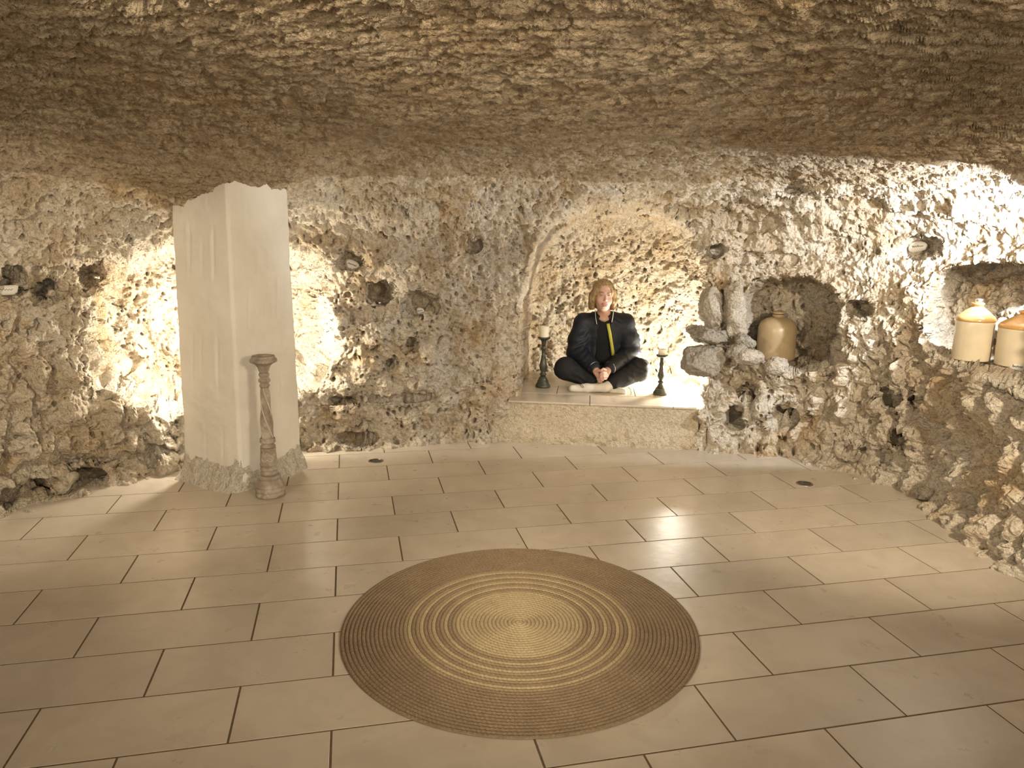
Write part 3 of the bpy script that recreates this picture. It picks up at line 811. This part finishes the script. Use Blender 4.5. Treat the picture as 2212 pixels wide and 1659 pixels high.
net_obj('cranium', skull_fn, (-.045, -.045, -.035), (.045, .04, .035), .0026, M_BONE, sk)
box('jaw', (-.003, -.012, -.021), (.036, .018, .005), M_BONE, sk, .002)

# ------------------------------------------------------------------ round floor lights, switched off
M_STEEL = simple_mat('dull_steel', (.32, .29, .25), .4, .5, .1, 60, metal=.9); M_LENS = simple_mat('smoked_lens', (.05, .045, .035), .12)
for (px, py, lab) in ((812, 996, 'round recessed floor light near the pillar'), (1738, 1045, 'round recessed floor light near the right wall')):
    q = on_z(px, py, 0)
    t = empty('floor_light', (q[0], q[1], 0)); tag(t, lab, 'floor light', 'recessed floor lights')
    lathe('rim', [(.052, -.004), (.052, .002), (.050, .0035), (.042, .0035), (.041, .001)], 36, M_STEEL, t, caps=False)
    lathe('lens', [(.0415, 0), (.0415, .0022), (.03, .0028), (.001, .003)], 32, M_LENS, t)

# ------------------------------------------------------------------ round braided jute rug
def jute(name, a, b_):
    mt, nt, b = new_mat(name, .85, .2)
    v = coords(nt)
    c = ramp(nt, noise_node(nt, v, 130, 4, .7), [(.3, a), (.7, b_)])
    c = mixc(nt, ramp(nt, noise_node(nt, v, 9, 4), [(.35, (.25,)*3), (.65, (0, 0, 0))]), c, tuple(x*.6 for x in a))
    nt.links.new(c, b.inputs['Base Color'])
    bump(nt, b, noise_node(nt, v, 260, 4, .7), .6, .003)
    return mt
M_J_L = jute('straw_jute', (.34, .26, .14), (.56, .45, .27)); M_J_D = jute('brown_jute', (.19, .135, .08), (.36, .265, .165))
M_J_M = jute('mid_jute', (.25, .18, .10), (.42, .32, .19))
rug = empty('jute_rug', (.045, 2.765, 0)); tag(rug, 'round braided jute rug with straw centre and brown rim on the tiles', 'rug')
NRG = 44; RS_ = .712/NRG
for i in range(NRG):
    r0 = (i+.5)*RS_; f = i/NRG
    mat = M_J_L if f < .33 else ((M_J_L if i % 3 == 0 else (M_J_M if i % 3 == 1 else M_J_D)) if f < .665 else M_J_D)
    nl = max(6, int(2*math.pi*r0/.017)); ns = nl*5
    a = np.arange(ns)*2*math.pi/ns
    wobr = 1+.006*np.sin(2*a+1)*f+.004*np.sin(3*a+2.2)*f
    prof = [(-.5, 0), (-.46, .6), (0, 1), (.46, .6), (.5, 0)]
    V = []
    for u_, w_ in prof:
        ph = np.arange(ns)*2*math.pi/5
        lump = .5+.5*np.cos(ph+u_*2.6+i)
        rr = (r0+u_*RS_*.98)*wobr
        z = .002+w_*.0095*(.72+.28*lump)+.0015*np.sin(3*a+i*.1)*f*w_
        V.append(np.stack([rr*np.cos(a), rr*np.sin(a), z], -1))
    mesh_obj('braid_ring', np.concatenate(V), grid_faces(5, ns, True), mat, rug)

# ------------------------------------------------------------------ the seated woman
ROOT = np.array([.715, 6.03, PZ])
def J(px, py, Y): return on_y(px, py, Y)-ROOT
def prim_net(prims, lo, hi, h, post=None):
    # prims: (kind, args, k) blended one after another on the part of the grid they reach; kind '-' carves
    lo = np.array(lo, float); hi = np.array(hi, float); n = np.ceil((hi-lo)/h).astype(int)+1
    D = np.full(n, .5)
    for kind, args, k in prims:
        if kind in ('cap',):
            a, b_, ra, rb_ = args; bl = np.minimum(np.array(a)-ra, np.array(b_)-rb_); bh = np.maximum(np.array(a)+ra, np.array(b_)+rb_)
        else:
            c, r = np.array(args[0]), np.array(args[1]); m_ = r if len(args) < 3 else np.full(3, r.max()); bl, bh = c-m_, c+m_
        mg = .02+k
        i0 = np.clip(np.floor((bl-mg-lo)/h).astype(int), 0, n); i1 = np.clip(np.ceil((bh+mg-lo)/h).astype(int)+1, 0, n)
        if (i1 <= i0).any(): continue
        G = np.stack(np.meshgrid(*[lo[q]+h*np.arange(i0[q], i1[q]) for q in range(3)], indexing='ij'), -1)
        P = G.reshape(-1, 3)
        d = (sd_cap(P, *args) if kind == 'cap' else sd_ell(P, *args)).reshape(G.shape[:3])
        s = tuple(slice(i0[q], i1[q]) for q in range(3))
        if kind == '-': D[s] = -smin(-D[s], d, k)
        else: D[s] = smin(D[s], d, k)
    if post is not None:
        m_ = np.abs(D) < .06
        ii = np.argwhere(m_); P = lo+h*ii
        D[m_] = post(P, D[m_])
    g = iter([D])
    return surface_net(lambda P: D.ravel(), lo, lo+h*(n-1)-1e-9, h)
def skin_mat():
    mt, nt, b = new_mat('skin', .48, .4)
    v = coords(nt)
    c = ramp(nt, noise_node(nt, v, 9, 4), [(.3, (.44, .26, .195)), (.7, (.52, .32, .24))])
    nt.links.new(c, b.inputs['Base Color'])
    return mt
def fabric(name, a, b_, rough, sheen=0.0, sc=220):
    mt, nt, b = new_mat(name, rough, .35)
    v = coords(nt)
    nt.links.new(ramp(nt, noise_node(nt, v, 6, 4), [(.3, a), (.7, b_)]), b.inputs['Base Color'])
    n1 = bump(nt, b, noise_node(nt, v, sc, 3), .25, .0015)
    bump(nt, b, noise_node(nt, v, 16, 3, .5, 1.0), .35, .012, n1)
    b.inputs['Sheen Weight'].default_value = sheen
    return mt
M_SKIN = skin_mat()
M_JACK = fabric('navy_satin', (.004, .0055, .010), (.0075, .010, .018), .58)
M_TROU = fabric('black_jersey', (.008, .008, .009), (.014, .014, .015), .8)
M_TEE = fabric('black_cotton', (.006, .006, .007), (.010, .010, .011), .85)
M_TRIM = simple_mat('white_trim', (.72, .71, .68), .7, .3, .05)
M_YEL = simple_mat('lime_yellow_tape', (.46, .45, .07), .6, .3, .08)
M_SOCKS = fabric('white_sock', (.60, .55, .46), (.70, .655, .57), .9, .2, 300)
def hair_mat():
    mt, nt, b = new_mat('blonde_hair', .42, .45)
    v = coords(nt); mp = nd(nt, 'ShaderNodeMapping'); mp.inputs['Scale'].default_value = (60, 60, 5)
    nt.links.new(v, mp.inputs[0]); f = noise_node(nt, mp.outputs[0], 2.2, 5, .6)
    c = ramp(nt, f, [(.28, (.10, .06, .025)), (.5, (.24, .155, .065)), (.75, (.47, .33, .15))])
    nt.links.new(c, b.inputs['Base Color']); bump(nt, b, f, .8, .006)
    return mt
M_HAIR = hair_mat()

HC = J(1303, 640, 5.99)                                      # head centre
yaw_h = .10                                                  # face turned a little to her left
def H(x, y, z):                                              # head frame: x to image right, y to the back, z up
    c_, s_ = math.cos(yaw_h), math.sin(yaw_h)
    t_ = -.05
    x2, z2 = x*math.cos(t_)-z*math.sin(t_), x*math.sin(t_)+z*math.cos(t_)
    return HC+np.array([x2*c_-y*s_, x2*s_+y*c_, z2])
SHl, SHr = J(1261, 697, 6.05), J(1349, 698, 6.05)
ELl, ELr = J(1246, 762, 5.99), J(1362, 763, 5.99)
WRl, WRr = J(1287, 797, 5.76), J(1314, 797, 5.76)
HPl, HPr = J(1281, 808, 6.08), J(1328, 808, 6.08)
KNl, KNr = J(1222, 796, 5.90), J(1380, 799, 5.90)
ANl, ANr = J(1284, 824, 5.80), J(1318, 830, 5.77)            # where the shins leave the trouser legs
NKb, NKt = J(1305, 694, 6.04), J(1304, 664, 6.02)
body = []
def cap(a, b_, ra, rb_, k=.02): body.append(('cap', (a, b_, ra, rb_), k))
def ell(c, r, k=.02): body.append(('ell', (c, r), k))
# trunk
ell(J(1305, 722, 6.06), (.155, .098, .17), .03); ell(J(1305, 775, 6.06), (.135, .095, .14), .04); ell(J(1305, 806, 6.08), (.17, .12, .10), .04)
cap(SHl, SHr, .058, .058, .05)
cap(NKb, NKt, .056, .052, .03)
# arms and legs
for s, e, wst in ((SHl, ELl, WRl), (SHr, ELr, WRr)):
    cap(s, e, .050, .042, .02); cap(e, wst, .041, .027, .02)
for hp, kn, an in ((HPl, KNl, ANl), (HPr, KNr, ANr)):
    cap(hp, kn, .080, .060, .03); cap(kn, an, .055, .036, .02)
# head
ell(H(0, .012, .042), (.076, .092, .088), .02); ell(H(0, -.012, -.03), (.066, .078, .075), .03); ell(H(0, -.030, -.085), (.036, .040, .030), .035)
ell(H(.034, -.056, -.030), (.028, .026, .028), .02); ell(H(-.034, -.056, -.030), (.028, .026, .028), .02)
body.append(('cap', (H(0, -.086, .012), H(0, -.101, -.020), .0065, .0105), .010))
body.append(('ell', (H(.010, -.090, -.024), (.0075, .010, .0065)), .006)); body.append(('ell', (H(-.010, -.090, -.024), (.0075, .010, .0065)), .006))
body.append(('cap', (H(-.032, -.071, .035), H(.032, -.071, .035), .012, .012), .018))
for s in (-1, 1):
    body.append(('-', (H(s*.031, -.096, .016), (.0165, .018, .0105)), .006))
    body.append(('ell', (H(s*.075, .008, -.005), (.010, .017, .030)), .008))
body.append(('-', (H(0, -.098, -.0555), (.0265, .020, .0065)), .005))
body.append(('ell', (H(0, -.083, -.0735), (.024, .013, .008)), .006)); body.append(('ell', (H(0, -.086, -.0445), (.025, .012, .006)), .006))
# clasped hands: palms one over the other, five fingers each
def finger(pts, r, k=.003):
    for i in range(len(pts)-1):
        body.append(('cap', (pts[i], pts[i+1], r[i], r[i+1]), k))
PMr = J(1292, 808, 5.715); PMl = J(1307, 807, 5.725)         # palm centres (image left, image right hand)
cap(WRl, J(1288, 802, 5.73), .026, .024, .01); cap(J(1288, 802, 5.73), J(1294, 814, 5.715), .027, .022, .01)
cap(WRr, J(1312, 802, 5.735), .026, .025, .01); cap(J(1312, 802, 5.735), J(1308, 812, 5.715), .028, .024, .01)
V3 = lambda px, py, Y: J(px, py, Y)
# fingers of the image-left hand, curled inside the other
for i, (a, b_, c_) in enumerate([((1293, 809, 5.70), (1299, 813, 5.685), (1304, 812, 5.69)), ((1292.5, 813, 5.70), (1299, 817.5, 5.685), (1304.5, 817, 5.69)),
                                 ((1292, 817, 5.70), (1298, 822, 5.69), (1303, 822, 5.695)), ((1291, 819, 5.71), (1295, 825, 5.70), (1299.5, 825.5, 5.70))]):
    rr = (.0092, .0094, .009, .008)[i]
    finger([V3(*a), V3(*b_), V3(*c_)], [rr*1.1, rr, rr*.82])
finger([V3(1290, 802, 5.70), V3(1295, 800, 5.685), V3(1300, 803, 5.68)], [.0115, .0102, .0085])        # thumb
# fingers of the image-right hand, wrapped over the first
for i, (a, b_, c_) in enumerate([((1309, 805, 5.695), (1303, 804, 5.672), (1297, 808, 5.672)), ((1310, 809.5, 5.692), (1303, 809, 5.668), (1296.5, 813, 5.668)),
                                 ((1310, 814, 5.692), (1303.5, 814, 5.668), (1297, 817.5, 5.67)), ((1309.5, 818, 5.70), (1304.5, 819, 5.675), (1299, 821.5, 5.676))]):
    rr = (.0092, .0096, .0092, .008)[i]
    finger([V3(*a), V3(*b_), V3(*c_)], [rr*1.12, rr, rr*.84])
finger([V3(1308, 799, 5.70), V3(1303, 797, 5.68), V3(1298.5, 800, 5.668)], [.0118, .0104, .0086])
# feet
S1a, S1h, S1t = J(1316, 833, 5.76), J(1308, 837, 5.75), J(1236, 839, 5.76)
S2a, S2h, S2t = J(1288, 838, 5.86), J(1300, 844, 5.83), J(1347, 846, 5.72)
for a, b_, c_ in ((S1a, S1h, S1t), (S2a, S2h, S2t)):
    cap(a, b_, .032, .030, .015); cap(b_, c_, .030, .022, .015)
cap(ANl, S2a, .034, .031, .015); cap(ANr, S1a, .034, .031, .015)
BV, BF = prim_net(body, (-.46, -.40, -.02), (.46, .22, .95), .0051, lambda P, D: np.maximum(D, -(P[:, 2]-.004)))
person = mesh_obj('person', BV, BF, M_SKIN, loc=ROOT)
tag(person, 'woman in navy jacket and black trousers sitting cross-legged in the alcove', 'person')
def pchild(name, prims, lo, hi, h, mat, post=None, label=None):
    V, F = prim_net(prims, lo, hi, h, post)
    o = mesh_obj(name, V, F, mat, person)
    if label: o['label'] = label
    return o
# eyes, brows, lips, teeth
M_EYE = simple_mat('eye_white', (.62, .58, .54), .25); M_IRIS = simple_mat('dark_iris', (.035, .028, .022), .2)
M_BROW = simple_mat('brow_hair', (.16, .095, .045), .8); M_LIP = simple_mat('lips', (.44, .165, .135), .45); M_TEETH = simple_mat('teeth', (.72, .68, .60), .3)
M_MOUTH = simple_mat('mouth_inside', (.10, .025, .02), .6)
def uv_ball(name, c, r, mat, parent, n=14):
    prof = [(r*math.sin(math.pi*i/n)+1e-5, -r*math.cos(math.pi*i/n)) for i in range(n+1)]
    return lathe(name, prof, 18, mat, parent, loc=tuple(c))
for s in (-1, 1):
    e = uv_ball('eye', H(s*.031, -.0735, .015), .0110, M_EYE, person)
    uv_ball('iris', np.array(H(s*.031-.0005, -.0812, .0148))-np.array(H(s*.031, -.0735, .015)), .0056, M_IRIS, e, 8)
    tube('eyelid', [H(s*(.017), -.083, .0155), H(s*.024, -.0868, .0195), H(s*.033, -.0865, .0200), H(s*.044, -.080, .0165)], .0036, M_SKIN, person, 6)
    tube('lower_eyelid', [H(s*(.018), -.083, .0125), H(s*.025, -.0855, .0095), H(s*.034, -.085, .0092), H(s*.043, -.080, .0125)], .0030, M_SKIN, person, 6)
    tube('eyebrow', [H(s*.013, -.093, .033), H(s*.026, -.094, .0385), H(s*.038, -.0895, .0395), H(s*.049, -.079, .034)], [.0028, .0034, .003, .0016], M_BROW, person, 6)
LP = [H(-.030, -.078, -.0475), H(-.020, -.0885, -.0505), H(-.008, -.0945, -.0500), H(0, -.0945, -.0512), H(.008, -.0945, -.0500), H(.020, -.0885, -.0505), H(.030, -.078, -.0475)]
LQ = [LP[0], H(-.018, -.0885, -.0595), H(-.007, -.0935, -.0645), H(.007, -.0935, -.0645), H(.018, -.0885, -.0595), LP[-1]]
pchild('lips', [('cap', (LP[i], LP[i+1], (.0022, .003, .0036, .0034, .0036, .003)[i], (.003, .0036, .0034, .0036, .003, .0022)[i]), .002) for i in range(6)] +
       [('cap', (LQ[i], LQ[i+1], (.0022, .0035, .0044, .0044, .0035)[i], (.0035, .0044, .0044, .0035, .0022)[i]), .002) for i in range(5)],
       H(0, -.09, -.055)-.045, H(0, -.09, -.055)+.045, .0019, M_LIP)
pchild('teeth', [('ell', (H(0, -.0795, -.0545), (.0225, .0125, .0060)), .003)], H(0, -.08, -.055)-.03, H(0, -.08, -.055)+.03, .0022, M_TEETH)
# hair: a chin-length bob, open at the face
hp = [('ell', (H(0, .018, .048), (.089, .103, .094)), .02), ('ell', (H(0, .05, -.02), (.090, .065, .095)), .03)]
for s, zl in ((-1, -.090), (1, -.082)):
    hp += [('cap', (H(s*.068, -.030, .045), H(s*.088, -.012, -.028), .026, .026), .02), ('cap', (H(s*.088, -.012, -.028), H(s*(.092 if s > 0 else .080), .002, zl), .026, .022), .02),
           ('cap', (H(s*.080, .035, .0), H(s*.082, .035, zl+.0), .032, .028), .02)]
hp += [('-', (H(0, -.100, -.012), (.069, .080, .116)), .006)]
def hair_post(P, D):
    a = np.arctan2(P[:, 1]-HC[1]-.02, P[:, 0]-HC[0])
    return D+.0008*np.sin(a*34+4*perlin(P*np.array([1, 1, .4]), 30, 5))+.0022*perlin(P*np.array([1, 1, .25]), 60, 6)
pchild('hair', hp, HC-np.array([.15, .15, .16]), HC+np.array([.15, .17, .17]), .0040, M_HAIR, hair_post, 'dark-rooted blonde chin-length bob')
# T-shirt
tee = [('ell', (J(1305, 722, 6.06), (.168, .108, .18)), .03), ('ell', (J(1305, 775, 6.055), (.150, .108, .15)), .04), ('cap', (SHl, SHr, .066, .066), .05),
       ('-', (J(1305, 676, 5.995), (.072, .085, .060)), .012)]
pchild('t_shirt', tee, (-.24, -.14, .06), (.24, .2, .64), .0065, M_TEE)
tube('necklace', [J(1291.5, 683, 5.985), J(1294, 689, 5.955), J(1300, 694, 5.94), J(1306, 695, 5.94), J(1313, 692, 5.945), J(1318.5, 684, 5.98)], .0013, simple_mat('gold_chain', (.65, .45, .18), .3, metal=1), person, 5)
# trousers
trou = []
for hp_, kn, an, kx in ((HPl, KNl, ANl, -1), (HPr, KNr, ANr, 1)):
    an2 = kn+(an-kn)*.90
    trou += [('cap', (hp_, kn, .108, .090), .03), ('cap', (kn, an2, .088, .062), .03)]
trou += [('ell', (J(1305, 820, 6.08), (.19, .15, .11)), .04)]
def trou_post(P, D):
    return D+.006*fbm(P*np.array([1.6, 1, 1]), 9, 3, 15)+.0045*np.sin((P[:, 0]*.6+P[:, 2]*1.2+perlin(P, 6, 3)*.06)*95)*sstep(-.1, .25, perlin(P, 5, 8))
pchild('trousers', trou, (-.50, -.42, -.03), (.50, .28, .42), .0065, M_TROU, lambda P, D: np.maximum(trou_post(P, D), -(P[:, 2]-.002)))
tube('side_piping', [J(1399.5, 791, 5.875), J(1401, 800, 5.865), J(1396, 810, 5.86), J(1385, 820, 5.85), J(1370, 832, 5.82), J(1352, 843, 5.78)], .0024, M_TRIM, person, 5)
tube('drawcord', [J(1250, 829, 5.735), J(1255, 834, 5.715), J(1259, 838, 5.71), J(1261, 836.5, 5.71), J(1258, 832, 5.715), J(1253, 830, 5.73)], .0022, M_TROU, person, 5)
tube('drawcord', [J(1356, 836, 5.75), J(1361, 840, 5.72), J(1363.5, 848, 5.69), J(1362, 857, 5.66)], .0022, M_TROU, person, 5)
# jacket: sleeves, body open down the front
jack = [('ell', (J(1305, 722, 6.07), (.190, .128, .19)), .03), ('ell', (J(1305, 772, 6.06), (.185, .135, .16)), .04), ('cap', (SHl, SHr, .078, .078), .05)]
for s, e, wst in ((SHl, ELl, WRl), (SHr, ELr, WRr)):
    m1 = s+(e-s)*.55+np.array([-.012 if s is SHl else .012, 0, 0]); w2 = e+(wst-e)*.92
    jack += [('cap', (s, m1, .074, .080), .03), ('cap', (m1, e, .080, .078), .03), ('cap', (e, w2, .076, .047), .03)]
jack += [('cap', (J(1288, 682, 6.06), J(1290, 697, 5.97), .024, .018), .015), ('cap', (J(1323, 680, 6.06), J(1321, 694, 5.97), .024, .018), .015), ('cap', (J(1290, 680, 6.10), J(1321, 680, 6.10), .026, .026), .02)]
op = lambda px, py: J(px, py, 5.93)
jack += [('-', (op(1306, 694), (.052, .09, .060)), .008), ('-', (op(1304, 720), (.050, .075, .09)), .01), ('-', (op(1303, 748), (.062, .075, .10)), .01), ('-', (op(1303, 772), (.066, .07, .07)), .01), ('-', (J(1305, 690, 6.03), (.055, .05, .09)), .01)]
# keep the forearms and cuffs in front of the opening
for e, wst in ((ELl, WRl), (ELr, WRr)):
    jack += [('cap', (e, e+(wst-e)*.92, .076, .047), .02)]
def jack_post(P, D):
    return D+.007*fbm(P*np.array([1, 1, 1.5]), 8, 3, 25)+.004*np.sin((P[:, 2]*1.1+np.abs(P[:, 0])*.7+perlin(P, 6, 4)*.07)*110)*sstep(.0, .3, perlin(P, 6, 9))*(np.abs(P[:, 0]) > .10)
jk = pchild('jacket', jack, (-.36, -.38, .06), (.36, .26, .68), .0062, M_JACK, jack_post)
def trim(name, pts, r, mat): return tube(name, pts, r, mat, jk, 6)
trim('collar_edge', [J(1286.5, 670, 6.02), J(1286.2, 678, 5.975), J(1287.2, 688, 5.945), J(1289, 700, 5.925)], .0023, M_TRIM)
trim('collar_edge', [J(1325.5, 665, 6.02), J(1325.0, 676, 5.975), J(1323.6, 686, 5.945), J(1321.5, 696, 5.925)], .0023, M_TRIM)
for c0, ax, rr in ((WRl+(ELl-WRl)*.08, WRl-ELl, .049), (WRr+(ELr-WRr)*.08, WRr-ELr, .049)):
    ax = ax/np.linalg.norm(ax); a = np.cross(ax, [0, 0, 1.]); a /= np.linalg.norm(a); b_ = np.cross(ax, a)
    t = np.linspace(0, 2*math.pi, 30)
    trim('cuff_stripe', [c0+rr*(a*math.cos(q)+b_*math.sin(q)) for q in t], .0030, M_TRIM)
def ribbon(name, pts, wd, nrm, mat, parent, th=.004):
    pts = np.array(pts, float); t = np.gradient(pts, axis=0); t /= np.linalg.norm(t, axis=1)[:, None]
    s_ = np.cross(t, nrm); s_ /= np.linalg.norm(s_, axis=1)[:, None]; n_ = np.array(nrm)*th/2
    V = []
    for p_, q in zip(pts, s_):
        V += [p_+q*wd/2+n_, p_-q*wd/2+n_, p_-q*wd/2-n_, p_+q*wd/2-n_]
    F = [tuple(int(i) for i in f) for f in grid_faces(len(pts), 4, True)]+[(3, 2, 1, 0), tuple(range(4*len(pts)-4, 4*len(pts)))]
    return mesh_obj(name, V, F, mat, parent)
yp = [(1313.5, 699, 5.93), (1314.5, 706, 5.922), (1317, 718, 5.916), (1319.5, 733, 5.913), (1322, 748, 5.913), (1324, 760, 5.916), (1324.5, 768, 5.92)]
ribbon('zip_tape', [J(p_[0], p_[1], p_[2]+.012) for p_ in yp], .024, (0, -1, 0), M_YEL, jk)['label'] = 'lime yellow zip tape'
# socks
def sock(a, b_, c_, d0, name='sock'):
    pr = [('cap', (d0, a, .038, .037), .015), ('cap', (a, b_, .037, .036), .02), ('cap', (b_, b_+(c_-b_)*.55, .036, .034), .02), ('cap', (b_+(c_-b_)*.55, c_, .034, .027), .02)]
    V, F = prim_net(pr, (-.40, -.42, -.03), (.40, .1, .2), .0052, lambda P, D: np.maximum(D+.003*fbm(P, 22, 2, 5), -(P[:, 2]-.001)))
    return mesh_obj(name, V, F, M_SOCKS, person)
sock(S1a, S1h, S1t, S1a+(ANr-S1a)*.35); sock(S2a, S2h, S2t, S2a+(ANl-S2a)*.2)
